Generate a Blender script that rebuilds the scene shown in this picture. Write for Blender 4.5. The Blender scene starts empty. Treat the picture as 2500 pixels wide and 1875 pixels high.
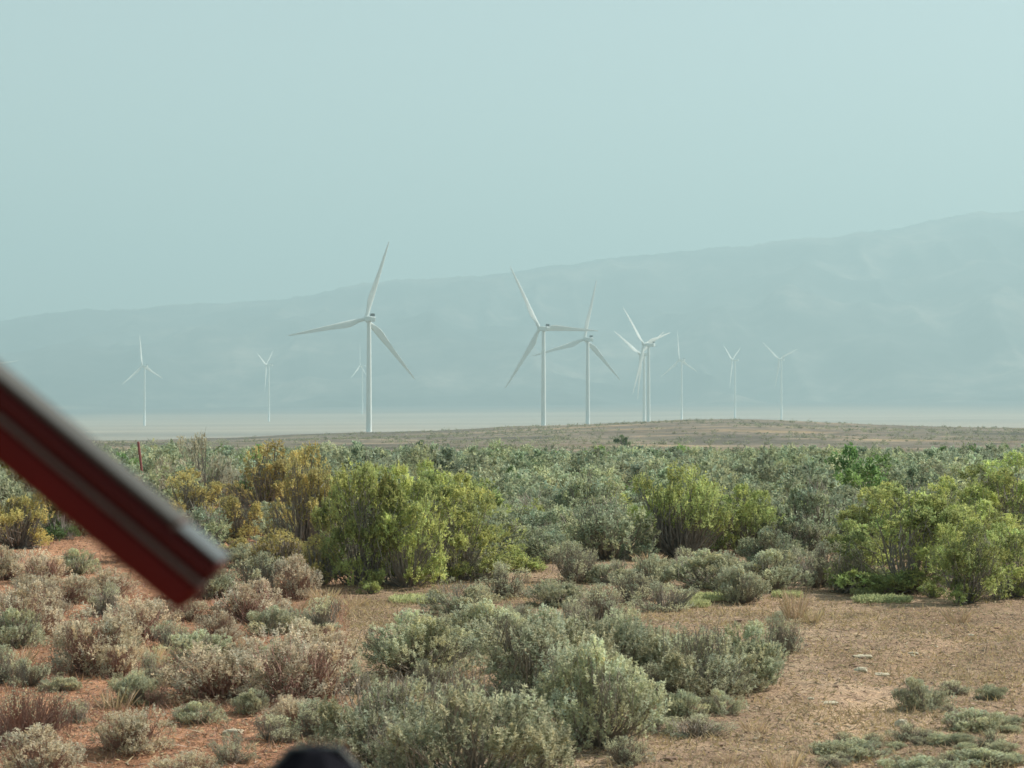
import bpy, math, random
import numpy as np
from mathutils import Vector, Matrix

# ------------------------------------------------------------------ camera
SC = bpy.context.scene
COL = SC.collection
R = math.radians
EYE = 2.3            # a passenger's eye height above the verge
FP = 4731.0          # focal length in units of a 2212 wide picture
HOR = 870.0          # eye level row in that picture
SUN_AZ = R(64)       # clockwise from +Y
SUN_EL = R(40)

cam_d = bpy.data.cameras.new('camera')
cam = bpy.data.objects.new('camera', cam_d); COL.objects.link(cam)
cam_d.sensor_width = 36.0
cam_d.lens = 36.0 * FP / 2212.0
cam_d.clip_start = 0.05; cam_d.clip_end = 60000
cam.location = (0, 0, EYE)
cam.rotation_euler = (R(90) + math.atan((HOR - 829.5) / FP), 0, 0)
cam_d.dof.use_dof = True
cam_d.dof.focus_distance = 34.0
cam_d.dof.aperture_fstop = 8.0
SC.camera = cam
SC.render.resolution_x = 1024; SC.render.resolution_y = 768

# ------------------------------------------------------------------ world, sun, exposure
W = bpy.data.worlds.new('World'); SC.world = W; W.use_nodes = True
nt = W.node_tree; nt.nodes.clear()
wo = nt.nodes.new('ShaderNodeOutputWorld'); bg = nt.nodes.new('ShaderNodeBackground')
sky = nt.nodes.new('ShaderNodeTexSky'); sky.sky_type = 'NISHITA'; sky.sun_disc = False
sky.sun_elevation = SUN_EL; sky.sun_rotation = SUN_AZ
sky.air_density = 1.0; sky.dust_density = 6.0; sky.ozone_density = 1.0; sky.altitude = 1200
bg.inputs['Strength'].default_value = 0.12
smk = nt.nodes.new('ShaderNodeMix'); smk.data_type = 'RGBA'        # smoke veil that evens out the blue of a clear sky
smk.inputs[0].default_value = 0.62; smk.inputs[7].default_value = (2.9, 3.38, 2.75, 1)
nt.links.new(sky.outputs[0], smk.inputs[6]); nt.links.new(smk.outputs[2], bg.inputs[0]); nt.links.new(bg.outputs[0], wo.inputs[0])

sd = bpy.data.lights.new('sun', 'SUN'); sun = bpy.data.objects.new('sun', sd); COL.objects.link(sun)
sd.energy = 4.7; sd.angle = R(0.6); sd.color = (1.0, 0.95, 0.86)
sdir = Vector((math.sin(SUN_AZ) * math.cos(SUN_EL), math.cos(SUN_AZ) * math.cos(SUN_EL), math.sin(SUN_EL)))
sun.rotation_euler = sdir.to_track_quat('Z', 'Y').to_euler()
sun.location = (0, 0, 200)

vs = SC.view_settings
vs.view_transform = 'Standard'; vs.look = 'None'; vs.gamma = 1; vs.use_curve_mapping = False
vs.exposure = 0.75
cy = SC.cycles
cy.use_denoising = True
cy.max_bounces = 8; cy.volume_bounces = 1; cy.transparent_max_bounces = 8
cy.volume_step_rate = 1.0
cy.caustics_reflective = False; cy.caustics_refractive = False

random.seed(7)
RNG = np.random.default_rng(7)

# ------------------------------------------------------------------ tagging and mesh helpers
def tag(o, label=None, cat=None, group=None, kind=None):
    if label: o['label'] = label
    if cat: o['category'] = cat
    if group: o['group'] = group
    if kind: o['kind'] = kind
    return o

def link(o, parent=None):
    COL.objects.link(o)
    if parent: o.parent = parent
    return o

def empty(name, loc=(0, 0, 0), rz=0.0, scale=(1, 1, 1)):
    o = bpy.data.objects.new(name, None); link(o)
    o.empty_display_size = 0.3
    o.location = loc; o.rotation_euler = (0, 0, rz); o.scale = scale
    return o

def np_mesh(name, V, F, mats, col=None, smooth=False):
    """V (n,3); F (m,k) all faces of k corners, or a list of such arrays"""
    if not isinstance(F, list): F = [F]
    me = bpy.data.meshes.new(name)
    V = np.asarray(V, dtype=np.float32)
    me.vertices.add(len(V)); me.vertices.foreach_set('co', V.ravel())
    idx = np.concatenate([f.ravel() for f in F]).astype(np.int32)
    cnt = np.concatenate([np.full(len(f), f.shape[1], dtype=np.int32) for f in F])
    st = np.concatenate([[0], np.cumsum(cnt)[:-1]]).astype(np.int32)
    me.loops.add(len(idx)); me.loops.foreach_set('vertex_index', idx)
    me.polygons.add(len(cnt)); me.polygons.foreach_set('loop_start', st)
    me.polygons.foreach_set('use_smooth', np.full(len(cnt), smooth, dtype=bool))
    me.update(calc_edges=True)
    if col is not None:
        a = me.color_attributes.new('tint', 'FLOAT_COLOR', 'POINT')
        c = np.ones((len(V), 4), dtype=np.float32); c[:, :3] = col
        a.data.foreach_set('color', c.ravel())
    for m in (mats if isinstance(mats, (list, tuple)) else [mats]): me.materials.append(m)
    return me

def mob(name, me, parent=None):
    return link(bpy.data.objects.new(name, me), parent)

class MB:
    """collects boxes, lathes and tubes; build() links them as one mesh object"""
    def __init__(s): s.v = []; s.f = []
    def add(s, vs_, fs):
        b = len(s.v); s.v += [tuple(p) for p in vs_]; s.f += [tuple(b + i for i in f) for f in fs]
    def box(s, c, d, M=None):
        x, y, z = (k / 2 for k in d)
        vv = [Vector((a * x, b * y, e * z)) for a in (-1, 1) for b in (-1, 1) for e in (-1, 1)]
        vv = [(M @ p if M else p) + Vector(c) for p in vv]
        s.add(vv, [(0, 1, 3, 2), (4, 6, 7, 5), (0, 4, 5, 1), (2, 3, 7, 6), (0, 2, 6, 4), (1, 5, 7, 3)])
    def lathe(s, prof, n=24, M=None):
        """prof: list of (r, z) bottom to top, closed with caps"""
        vv = []
        for r, z in prof:
            for k in range(n):
                a = 2 * math.pi * k / n; p = Vector((r * math.cos(a), r * math.sin(a), z))
                vv.append(M @ p if M else p)
        ff = []
        for i in range(len(prof) - 1):
            for k in range(n):
                k2 = (k + 1) % n; ff.append((i * n + k, i * n + k2, (i + 1) * n + k2, (i + 1) * n + k))
        ff.append(tuple(reversed(range(n)))); ff.append(tuple(range((len(prof) - 1) * n, len(prof) * n)))
        s.add(vv, ff)
    def mesh(s, name, mat, smooth=False, bevel=0):
        me = bpy.data.meshes.new(name); me.from_pydata(s.v, [], s.f); me.materials.append(mat)
        if smooth:
            for p in me.polygons: p.use_smooth = len(p.vertices) <= 4
        return me
    def build(s, name, mat, parent=None, smooth=False, bevel=0):
        o = mob(name, s.mesh(name, mat, smooth), parent)
        if bevel:
            b = o.modifiers.new('bevel', 'BEVEL'); b.width = bevel; b.segments = 3; b.limit_method = 'ANGLE'
        return o

# ------------------------------------------------------------------ numpy noise
def _h(ix, iy, s):
    n = (ix.astype(np.int64) * 374761393 + iy.astype(np.int64) * 668265263 + s * 974634777) & 0xffffffff
    n = ((n ^ (n >> 13)) * 1274126177) & 0xffffffff
    return ((n ^ (n >> 16)) & 0xffff) / 65535.0
def vnoise(x, y, s=0):
    x = np.asarray(x, float); y = np.asarray(y, float)
    ix = np.floor(x); iy = np.floor(y); fx = x - ix; fy = y - iy
    fx = fx * fx * fx * (fx * (fx * 6 - 15) + 10); fy = fy * fy * fy * (fy * (fy * 6 - 15) + 10)
    a = _h(ix, iy, s); b = _h(ix + 1, iy, s); c = _h(ix, iy + 1, s); d = _h(ix + 1, iy + 1, s)
    return (a * (1 - fx) + b * fx) * (1 - fy) + (c * (1 - fx) + d * fx) * fy
def fbm(x, y, s=0, o=4):
    t = 0; a = 0.5; n = 0
    for k in range(o):
        t = t + a * (vnoise(x * 2 ** k + 17 * k, y * 2 ** k - 9 * k, s + k) - 0.5); n += a; a *= 0.5
    return t / n
def sst(a, b, x):
    t = np.clip((x - a) / (b - a), 0, 1); return t * t * (3 - 2 * t)

# ------------------------------------------------------------------ the lie of the land (camera relative heights, from eye level)
CR_X = np.array([-3000, -400, 0, 300, 500, 600, 800, 1000, 1200, 1400, 1480, 1570, 1660, 1800, 1900, 2050, 2212, 2700, 5000])
CR_Y = np.array([950, 958, 958, 956, 950, 945, 938, 931, 921, 912, 909, 907.5, 909.5, 916, 921, 925, 926, 929, 940])
def height(x, y):
    """ground height (world z) at x, y"""
    x = np.asarray(x, float); y = np.asarray(y, float)
    D = np.hypot(x * 0.3, y); D = np.where(y < 0, np.hypot(x, y) * 0.7, D)
    u = np.clip(x / np.maximum(np.abs(y), 25.0), -1, 1); px = 1106 + FP * u
    near = np.interp(D, [0, 30, 60, 100, 140, 200, 300, 450], [-2.3, -2.3, -2.5, -3.15, -4.1, -5.2, -6.8, -8.3])
    crest = -(np.interp(px, CR_X, CR_Y) - HOR) * 800 / FP
    z = near + (crest - near) * sst(380, 800, D)
    side = np.interp(px, [-800, 0, 1300, 2212, 3200], [0, 0, 0.6, 1, 1.1])
    valley = -45 + (side * 12) * sst(1500, 4500, D)
    z = z + (valley - z) * sst(830, 1400, D)
    far = np.interp(px, [-1500, 0, 700, 1300, 2212, 3500], [-22, -20, -14, -5, 6, 12])
    z = z + (far - z) * sst(4300, 7400, D)
    back = sst(-5, -60, y)
    z = z * (1 - back) + back * np.interp(D, [0, 200, 1000, 5000, 14000], [-2.3, -3, -8, -30, -10])
    # relief
    z = z + 0.16 * fbm(x / 3.1, y / 3.1, 3, 3) * (1 - sst(60, 200, D)) + 0.05 * fbm(x / 0.45, y / 0.45, 5, 3) * (1 - sst(25, 60, D))
    z = z + 1.0 * fbm(x / 40, y / 40, 11, 3) * sst(90, 400, D) * (1 - sst(900, 1500, D))
    z = z + 3.0 * fbm(x / 260, y / 260, 12, 3) * sst(1000, 2500, D)
    z = z - 0.045 * track(x, y)
    return z + EYE
def track(x, y):
    """two faint wheel ruts curving over the bare dirt at the right"""
    c = 2.35 + 0.11 * (y - 15) + 0.035 * (y - 15) ** 2
    w = 0.30 + 0.06 * fbm(x * 1.3, y * 1.3, 88, 2)
    k = np.maximum(np.exp(-((x - c) / w) ** 2), np.exp(-((x - c - 1.5) / w) ** 2))
    return k * sst(12, 14, y) * (1 - sst(21, 24, y))
def hz(x, y): return float(height(np.array([x]), np.array([y]))[0])
def G(px, py, dmax=9000):
    """where the sight line through picture point (px, py) meets the ground"""
    u = (px - 1106) / FP; w = (HOR - py) / FP
    D = np.geomspace(6, dmax, 6000)
    g = height(u * D, D) - (EYE + w * D)
    k = np.argmax(g > 0) if np.any(g > 0) else len(D) - 1
    return Vector((u * D[k], D[k], hz(u * D[k], D[k])))

# ------------------------------------------------------------------ materials
def new_mat(name):
    m = bpy.data.materials.new(name); m.use_nodes = True
    n = m.node_tree.nodes; n.clear(); o = n.new('ShaderNodeOutputMaterial')
    return m, m.node_tree, n, m.node_tree.links, o
def noise(n, l, scale, detail=4, vec=None, rough=0.6):
    t = n.new('ShaderNodeTexNoise'); t.inputs['Scale'].default_value = scale
    t.inputs['Detail'].default_value = detail; t.inputs['Roughness'].default_value = rough
    if vec is not None: l.new(vec, t.inputs['Vector'])
    return t
def ramp(n, l, fac, stops):
    r = n.new('ShaderNodeValToRGB'); e = r.color_ramp.elements
    while len(e) < len(stops): e.new(0.5)
    for k, (p, c) in enumerate(stops): e[k].position = p; e[k].color = (*c, 1)
    l.new(fac, r.inputs[0]); return r
def mix(n, l, f, a, b, mode='MIX'):
    m = n.new('ShaderNodeMix'); m.data_type = 'RGBA'; m.blend_type = mode
    for s, v in ((m.inputs[0], f), (m.inputs[6], a), (m.inputs[7], b)):
        if isinstance(v, (int, float)): s.default_value = v
        elif isinstance(v, tuple): s.default_value = (*v, 1)
        else: l.new(v, s)
    return m.outputs[2]
def bump(n, l, h, st, dist=0.02):
    b = n.new('ShaderNodeBump'); b.inputs['Strength'].default_value = st; b.inputs['Distance'].default_value = dist
    l.new(h, b.inputs['Height']); return b.outputs[0]

def leaf_mat(name, c, trans=0.3, rnd=0.25, rough=0.75):
    """leaf colour varies by leaf (tint attribute) and by plant (object random)"""
    m, t, n, l, o = new_mat(name)
    at = n.new('ShaderNodeAttribute'); at.attribute_name = 'tint'
    oi = n.new('ShaderNodeObjectInfo')
    hs = n.new('ShaderNodeHueSaturation'); l.new(mix(n, l, 1.0, c, at.outputs['Color'], 'MULTIPLY'), hs.inputs['Color'])
    def mr(a, b, f=0):
        k = n.new('ShaderNodeMapRange'); k.inputs[3].default_value = a; k.inputs[4].default_value = b
        l.new(oi.outputs['Random'], k.inputs[0]); return k
    l.new(mr(0.5 - 0.02 * rnd * 4, 0.5 + 0.012 * rnd * 4).outputs[0], hs.inputs['Hue'])
    ml = n.new('ShaderNodeMath'); ml.operation = 'MULTIPLY'; ml.inputs[1].default_value = 7.13; l.new(oi.outputs['Random'], ml.inputs[0])
    fr = n.new('ShaderNodeMath'); fr.operation = 'FRACT'; l.new(ml.outputs[0], fr.inputs[0])
    k = n.new('ShaderNodeMapRange'); k.inputs[3].default_value = 1 - rnd; k.inputs[4].default_value = 1 + rnd
    l.new(fr.outputs[0], k.inputs[0]); l.new(k.outputs[0], hs.inputs['Value'])
    p = n.new('ShaderNodeBsdfPrincipled'); p.inputs['Roughness'].default_value = rough
    p.inputs['Specular IOR Level'].default_value = 0.3
    tr = n.new('ShaderNodeBsdfTranslucent')
    l.new(hs.outputs[0], p.inputs['Base Color']); l.new(hs.outputs[0], tr.inputs[0])
    mx = n.new('ShaderNodeMixShader'); mx.inputs[0].default_value = trans
    l.new(p.outputs[0], mx.inputs[1]); l.new(tr.outputs[0], mx.inputs[2]); l.new(mx.outputs[0], o.inputs[0])
    return m
def plain(name, c1, c2, scale=8, rough=0.8, metal=0.0, bmp=0.2, spec=0.5):
    m, t, n, l, o = new_mat(name)
    tc = n.new('ShaderNodeTexCoord'); ns = noise(n, l, scale, 5, tc.outputs['Object'])
    r = ramp(n, l, ns.outputs[0], [(0.3, c1), (0.7, c2)])
    p = n.new('ShaderNodeBsdfPrincipled'); l.new(r.outputs[0], p.inputs['Base Color'])
    p.inputs['Roughness'].default_value = rough; p.inputs['Metallic'].default_value = metal
    p.inputs['Specular IOR Level'].default_value = spec
    if bmp: l.new(bump(n, l, ns.outputs[0], bmp), p.inputs['Normal'])
    l.new(p.outputs[0], o.inputs[0]); return m

M = {}
M['sage'] = leaf_mat('sage_leaf', (0.47, 0.475, 0.32), 0.38, 0.15)
M['sage_far'] = leaf_mat('sage_leaf_dull', (0.36, 0.395, 0.26), 0.35, 0.16)
M['sage_wood'] = plain('sage_wood', (0.17, 0.145, 0.115), (0.33, 0.28, 0.225), 30)
M['green'] = leaf_mat('green_leaf', (0.41, 0.455, 0.175), 0.45, 0.14)
M['dark_green'] = leaf_mat('dark_green_leaf', (0.14, 0.21, 0.08), 0.3, 0.1)
M['olive'] = leaf_mat('olive_leaf', (0.50, 0.43, 0.17), 0.45, 0.12)
M['silver'] = leaf_mat('silver_leaf', (0.45, 0.43, 0.32), 0.3, 0.1)
M['dusty'] = leaf_mat('dusty_leaf', (0.56, 0.495, 0.36), 0.38, 0.14)  # no dust: a red window reflection put into the leaf colour
M['green_wood'] = plain('green_wood', (0.14, 0.12, 0.105), (0.30, 0.265, 0.23), 30)
M['dry'] = leaf_mat('dry_grass_blade', (0.54, 0.43, 0.275), 0.35, 0.15)
M['litter'] = leaf_mat('litter', (0.33, 0.25, 0.155), 0.1, 0.1)
M['red_wood'] = plain('red_wood', (0.24, 0.13, 0.10), (0.38, 0.23, 0.18), 30)  # twig brown reddened to carry the window reflection at the left
M['stone'] = plain('pale_stone', (0.40, 0.35, 0.25), (0.56, 0.50, 0.37), 25, 0.9, bmp=0.5)
M['stone_dark'] = plain('brown_stone', (0.16, 0.09, 0.06), (0.30, 0.2, 0.14), 25, 0.9, bmp=0.5)
M['white'] = plain('turbine_white', (0.62, 0.67, 0.65), (0.68, 0.73, 0.71), 0.12, 0.6, bmp=0)
M['nacelle'] = plain('nacelle_white', (0.60, 0.66, 0.64), (0.66, 0.72, 0.70), 0.5, 0.5, bmp=0)
M['cooler'] = plain('cooler_grey', (0.05, 0.055, 0.06), (0.09, 0.1, 0.1), 2, 0.6, bmp=0)
M['post'] = plain('red_post', (0.20, 0.06, 0.055), (0.28, 0.10, 0.09), 12)
M['dark_post'] = plain('dark_post', (0.03, 0.03, 0.03), (0.06, 0.055, 0.05), 12)
M['paint'] = plain('dark_red_paint', (0.075, 0.0045, 0.0035), (0.105, 0.006, 0.005), 6, 0.6, bmp=0.02, spec=0.15)
M['paint_dark'] = plain('burgundy_paint', (0.050, 0.005, 0.005), (0.07, 0.007, 0.007), 6, 0.6, bmp=0.02, spec=0.15)
M['strip'] = plain('grey_strip', (0.045, 0.045, 0.042), (0.07, 0.069, 0.065), 6, 0.9, bmp=0.05)  # grey stands in for the sky glinting on glossy paint
M['strip_mauve'] = plain('mauve_strip', (0.085, 0.055, 0.048), (0.12, 0.08, 0.07), 6, 0.7, bmp=0.05)
M['black'] = plain('black_rubber', (0.006, 0.006, 0.009), (0.011, 0.011, 0.015), 20, 0.9, bmp=0.05, spec=0.03)
M['rim'] = plain('blue_grey_rim', (0.042, 0.050, 0.055), (0.065, 0.078, 0.082), 20, 0.5, bmp=0.05)
M['shed'] = plain('pale_shed', (0.75, 0.74, 0.70), (0.8, 0.79, 0.75), 0.2, 0.7, bmp=0)
M['shed_roof'] = plain('pale_roof', (0.78, 0.78, 0.76), (0.85, 0.85, 0.83), 0.2, 0.5, bmp=0)

# ground: zones by where it lies, with soil, litter and far vegetation patterns
def ground_material():
    m, t, n, l, o = new_mat('dry_ground')
    geo = n.new('ShaderNodeNewGeometry'); pos = geo.outputs['Position']
    at = n.new('ShaderNodeAttribute'); at.attribute_name = 'tint'   # r: flats, g: valley, b: red window reflection painted into the soil
    sep = n.new('ShaderNodeSeparateColor'); l.new(at.outputs['Color'], sep.inputs[0])
    at2 = n.new('ShaderNodeAttribute'); at2.attribute_name = 'track'; sep2 = n.new('ShaderNodeSeparateColor'); l.new(at2.outputs['Color'], sep2.inputs[0])
    n1 = noise(n, l, 0.9, 6, pos, 0.65); n2 = noise(n, l, 9, 6, pos, 0.7); n3 = noise(n, l, 45, 4, pos, 0.7)
    soil = ramp(n, l, n1.outputs[0], [(0.3, (0.27, 0.20, 0.145)), (0.5, (0.39, 0.295, 0.215)), (0.68, (0.47, 0.375, 0.27))]).outputs[0]
    grit = ramp(n, l, n2.outputs[0], [(0.32, (0.45, 0.42, 0.40)), (0.5, (1, 1, 1)), (0.72, (1.3, 1.25, 1.1))]).outputs[0]
    fine = ramp(n, l, n3.outputs[0], [(0.35, (0.55, 0.53, 0.5)), (0.55, (1, 1, 1)), (0.7, (1.25, 1.2, 1.1))]).outputs[0]
    near = mix(n, l, 1.0, mix(n, l, 1.0, soil, grit, 'MULTIPLY'), fine, 'MULTIPLY')
    big = noise(n, l, 0.33, 3, pos, 0.5)
    near = mix(n, l, 0.8, near, ramp(n, l, big.outputs[0], [(0.36, (0.72, 0.70, 0.66)), (0.52, (1, 1, 1)), (0.66, (1.14, 1.14, 1.12))]).outputs[0], 'MULTIPLY')
    near = mix(n, l, sep2.outputs[0], near, mix(n, l, 1.0, near, (1.28, 1.27, 1.27), 'MULTIPLY'))
    red = mix(n, l, 1.0, near, (1.20, 0.86, 0.75), 'MULTIPLY')  # reddens the soil to imitate a reflection in window glass
    near = mix(n, l, sep.outputs[2], near, red)
    # flats: tan grass with drifts of low brush
    f1 = noise(n, l, 0.03, 7, pos, 0.6); f2 = noise(n, l, 0.22, 5, pos, 0.7)
    mp = n.new('ShaderNodeMapping'); mp.inputs['Scale'].default_value = (0.010, 0.024, 0.02); l.new(pos, mp.inputs[0])
    f3 = noise(n, l, 1.0, 5, mp.outputs[0], 0.6)
    flat = ramp(n, l, f1.outputs[0], [(0.38, (0.14, 0.12, 0.10)), (0.5, (0.20, 0.165, 0.135)), (0.64, (0.28, 0.225, 0.165))]).outputs[0]
    flat = mix(n, l, 1.0, flat, ramp(n, l, f2.outputs[0], [(0.36, (0.5, 0.56, 0.52)), (0.55, (1, 1, 1)), (0.7, (1.35, 1.25, 1.1))]).outputs[0], 'MULTIPLY')
    flat = mix(n, l, 0.85, flat, ramp(n, l, f3.outputs[0], [(0.38, (0.60, 0.68, 0.62)), (0.52, (1, 1, 1)), (0.66, (1.35, 1.2, 0.95))]).outputs[0], 'MULTIPLY')
    mp2 = n.new('ShaderNodeMapping'); mp2.inputs['Scale'].default_value = (0.0005, 0.0028, 0.002); l.new(pos, mp2.inputs[0])
    v1 = noise(n, l, 1.0, 5, mp2.outputs[0], 0.55)
    val = ramp(n, l, v1.outputs[0], [(0.3, (0.22, 0.185, 0.14)), (0.5, (0.33, 0.27, 0.20)), (0.7, (0.42, 0.34, 0.25))]).outputs[0]
    val = mix(n, l, sep2.outputs[1], val, mix(n, l, 1.0, val, (0.62, 0.66, 0.68), 'MULTIPLY'))
    val = mix(n, l, sep2.outputs[2], val, (0.10, 0.10, 0.095))
    c = mix(n, l, sep.outputs[0], near, flat); c = mix(n, l, sep.outputs[1], c, val)
    p = n.new('ShaderNodeBsdfPrincipled'); l.new(c, p.inputs['Base Color'])
    p.inputs['Roughness'].default_value = 0.95; p.inputs['Specular IOR Level'].default_value = 0.1
    hgt = n.new('ShaderNodeMath'); hgt.operation = 'ADD'; l.new(n2.outputs[0], hgt.inputs[0]); l.new(n3.outputs[0], hgt.inputs[1])
    l.new(bump(n, l, hgt.outputs[0], 0.8, 0.04), p.inputs['Normal'])
    l.new(p.outputs[0], o.inputs[0]); return m

def hill_material():
    m, t, n, l, o = new_mat('hill_slope')
    geo = n.new('ShaderNodeNewGeometry'); pos = geo.outputs['Position']
    a = noise(n, l, 0.0016, 8, pos, 0.6); b = noise(n, l, 0.012, 6, pos, 0.65)
    c = ramp(n, l, a.outputs[0], [(0.38, (0.035, 0.04, 0.04)), (0.52, (0.09, 0.09, 0.085)), (0.64, (0.24, 0.21, 0.18))]).outputs[0]
    c = mix(n, l, 0.8, c, ramp(n, l, b.outputs[0], [(0.4, (0.4, 0.45, 0.45)), (0.6, (1.2, 1.15, 1.1))]).outputs[0], 'MULTIPLY')
    p = n.new('ShaderNodeBsdfPrincipled'); l.new(c, p.inputs['Base Color']); p.inputs['Roughness'].default_value = 1
    p.inputs['Specular IOR Level'].default_value = 0.05
    l.new(p.outputs[0], o.inputs[0]); return m

# ------------------------------------------------------------------ ground sheet: a polar grid, fine where one looks
def build_ground():
    fine = np.linspace(R(-17), R(17), 760)
    rest = np.linspace(R(17), R(343), 120)[1:-1]
    ang = np.concatenate([fine, rest]); n = len(ang)
    rad = np.concatenate([np.geomspace(1.5, 12, 14)[:-1], np.geomspace(12, 60, 170)[:-1], np.geomspace(60, 1400, 170)[:-1], np.geomspace(1400, 13500, 90)])
    RR, AA = np.meshgrid(rad, ang, indexing='ij')
    X = RR * np.sin(AA); Y = RR * np.cos(AA); Z = height(X, Y)
    V = np.stack([X, Y, Z], -1).reshape(-1, 3)
    V = np.vstack([V, [[0, 0, hz(0, 0)]]])
    i = np.arange(len(rad) - 1)[:, None] * n; k = np.arange(n)[None, :]; k2 = (k + 1) % n
    F = np.stack([i + k, i + n + k, i + n + k2, i + k2], -1).reshape(-1, 4)
    T = np.stack([np.full(n, len(V) - 1), np.arange(n), (np.arange(n) + 1) % n], -1)
    D = np.hypot(V[:, 0], V[:, 1])
    col = np.zeros((len(V), 3))
    col[:, 0] = sst(130, 300, D); col[:, 1] = sst(850, 1300, D)
    u = V[:, 0] / np.maximum(V[:, 1], 5)
    left = 1 - sst(-0.12, -0.06, u + 0.03 * fbm(V[:, 0] / 2, V[:, 1] / 2, 21, 3))  # extent of the painted red reflection, fading out towards the centre
    col[:, 2] = np.clip((left * 0.95 + 0.2) * (1 - sst(40, 120, D)), 0, 1)
    me = np_mesh('ground', V, [F, T], ground_material(), col, smooth=True)
    a = me.color_attributes.new('track', 'FLOAT_COLOR', 'POINT'); t4 = np.zeros((len(V), 4), dtype=np.float32)
    t4[:, 0] = track(V[:, 0], V[:, 1])
    wob = 1500 * fbm(V[:, 0] / 1500, V[:, 1] / 2600, 91, 5)
    t4[:, 1] = 1 - sst(2300, 3600, D + wob); t4[:, 2] = sst(5000, 6900, D + 1.5 * wob)
    pass; a.data.foreach_set('color', t4.ravel())
    o = mob('ground', me)
    tag(o, kind='structure'); return o
build_ground()

SK_X = [-2600, -1200, -400, 0, 80, 150, 260, 380, 500, 640, 800, 900, 1000, 1150, 1300, 1400, 1500, 1600, 1800, 1900, 1960, 2000, 2100, 2212, 2500, 3200, 4800]
SK_Y = [760, 740, 705, 690, 684, 674, 670, 663, 655, 638, 617, 609, 603, 586, 565, 556, 545, 531, 511, 501, 492, 480, 465, 458, 470, 520, 640]
def build_hills():
    nu, nd = 900, 150
    px = np.linspace(-2600, 4800, nu); dd = np.linspace(0, 1, nd)
    D0, D1, D2 = 6900.0, 11300.0, 12900.0
    PX, T = np.meshgrid(px, dd, indexing='xy')
    D = D0 + (D2 - D0) * T; U = (PX - 1106) / FP; X = U * D; Y = D
    ridge = (HOR - np.interp(PX, SK_X, SK_Y)) * D1 / FP + 42 * fbm(PX / 95, PX * 0, 41, 4) + 14 * fbm(PX / 11, PX * 0, 43, 3)
    base = height(X, Y) - EYE
    s = (D - D0) / (D1 - D0)
    prof = 0.42 * sst(0.08, 0.50, s) + 0.58 * sst(0.42, 1.0, s)      # lower bench, then the high rim
    prof = np.where(s > 1, 1 - 0.35 * sst(1, 1.45, s), prof)
    g = 1 - np.abs(2 * vnoise(X / 520 + 0.6 * fbm(X / 900, Y / 900, 5), Y / 1900, 31) - 1)
    g2 = 1 - np.abs(2 * vnoise(X / 190, Y / 620, 33) - 1)
    env = np.sin(np.clip(s, 0, 1) * math.pi) ** 0.8 * (1 - 0.8 * sst(0.7, 0.95, s))
    z = base + (ridge - base) * prof + env * (120 * (g - 0.5) + 55 * (g2 - 0.5) + 70 * fbm(X / 400, Y / 400, 35, 5)) * np.clip(ridge / 500, 0.3, 1.4)
    z = np.where(s < 0.06, base - 8 + (z - base + 8) * sst(0, 0.06, s), z)
    V = np.stack([X, Y, z + EYE], -1).reshape(-1, 3)
    i = np.arange(nd - 1)[:, None] * nu; k = np.arange(nu - 1)[None, :]
    F = np.stack([i + k, i + k + 1, i + nu + k + 1, i + nu + k], -1).reshape(-1, 4)
    o = mob('hills', np_mesh('hills', V, F, hill_material(), smooth=True)); tag(o, kind='structure')
    return float(V[:, 2].max()), float(V[:, 2].min())
HILL_TOP, HILL_BOT = build_hills()

# ------------------------------------------------------------------ haze
def build_haze(density=2.2e-4):
    b = MB(); top = HILL_TOP + 60; bot = -75
    b.box((0, 0, (top + bot) / 2), (30000, 30000, top - bot))
    m, t, n, l, o = new_mat('hazy_air')
    v = n.new('ShaderNodeVolumePrincipled'); v.inputs['Color'].default_value = (0.445, 0.618, 0.672, 1)
    v.inputs['Density'].default_value = density; v.inputs['Anisotropy'].default_value = 0.15
    l.new(v.outputs[0], o.inputs['Volume'])
    ob = b.build('haze', m); tag(ob, kind='stuff', label='pale blue-green smoky haze over the valley and hills')
build_haze()

# ------------------------------------------------------------------ wind turbines
def tube(V, Fc, pts, radii, n=3):
    """append a tapered tube to arrays"""
    pts = np.asarray(pts, float); m = len(pts)
    for k in range(m):
        d = pts[min(k + 1, m - 1)] - pts[max(k - 1, 0)]; d = d / (np.linalg.norm(d) + 1e-9)
        a = np.cross(d, [0.3, 0.9, 0.2]); a /= np.linalg.norm(a) + 1e-9; b = np.cross(d, a)
        base = len(V)
        for j in range(n):
            t = 2 * math.pi * j / n; V.append(pts[k] + radii[k] * (a * math.cos(t) + b * math.sin(t)))
        if k:
            for j in range(n): Fc.append((base - n + j, base - n + (j + 1) % n, base + (j + 1) % n, base + j))

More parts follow.
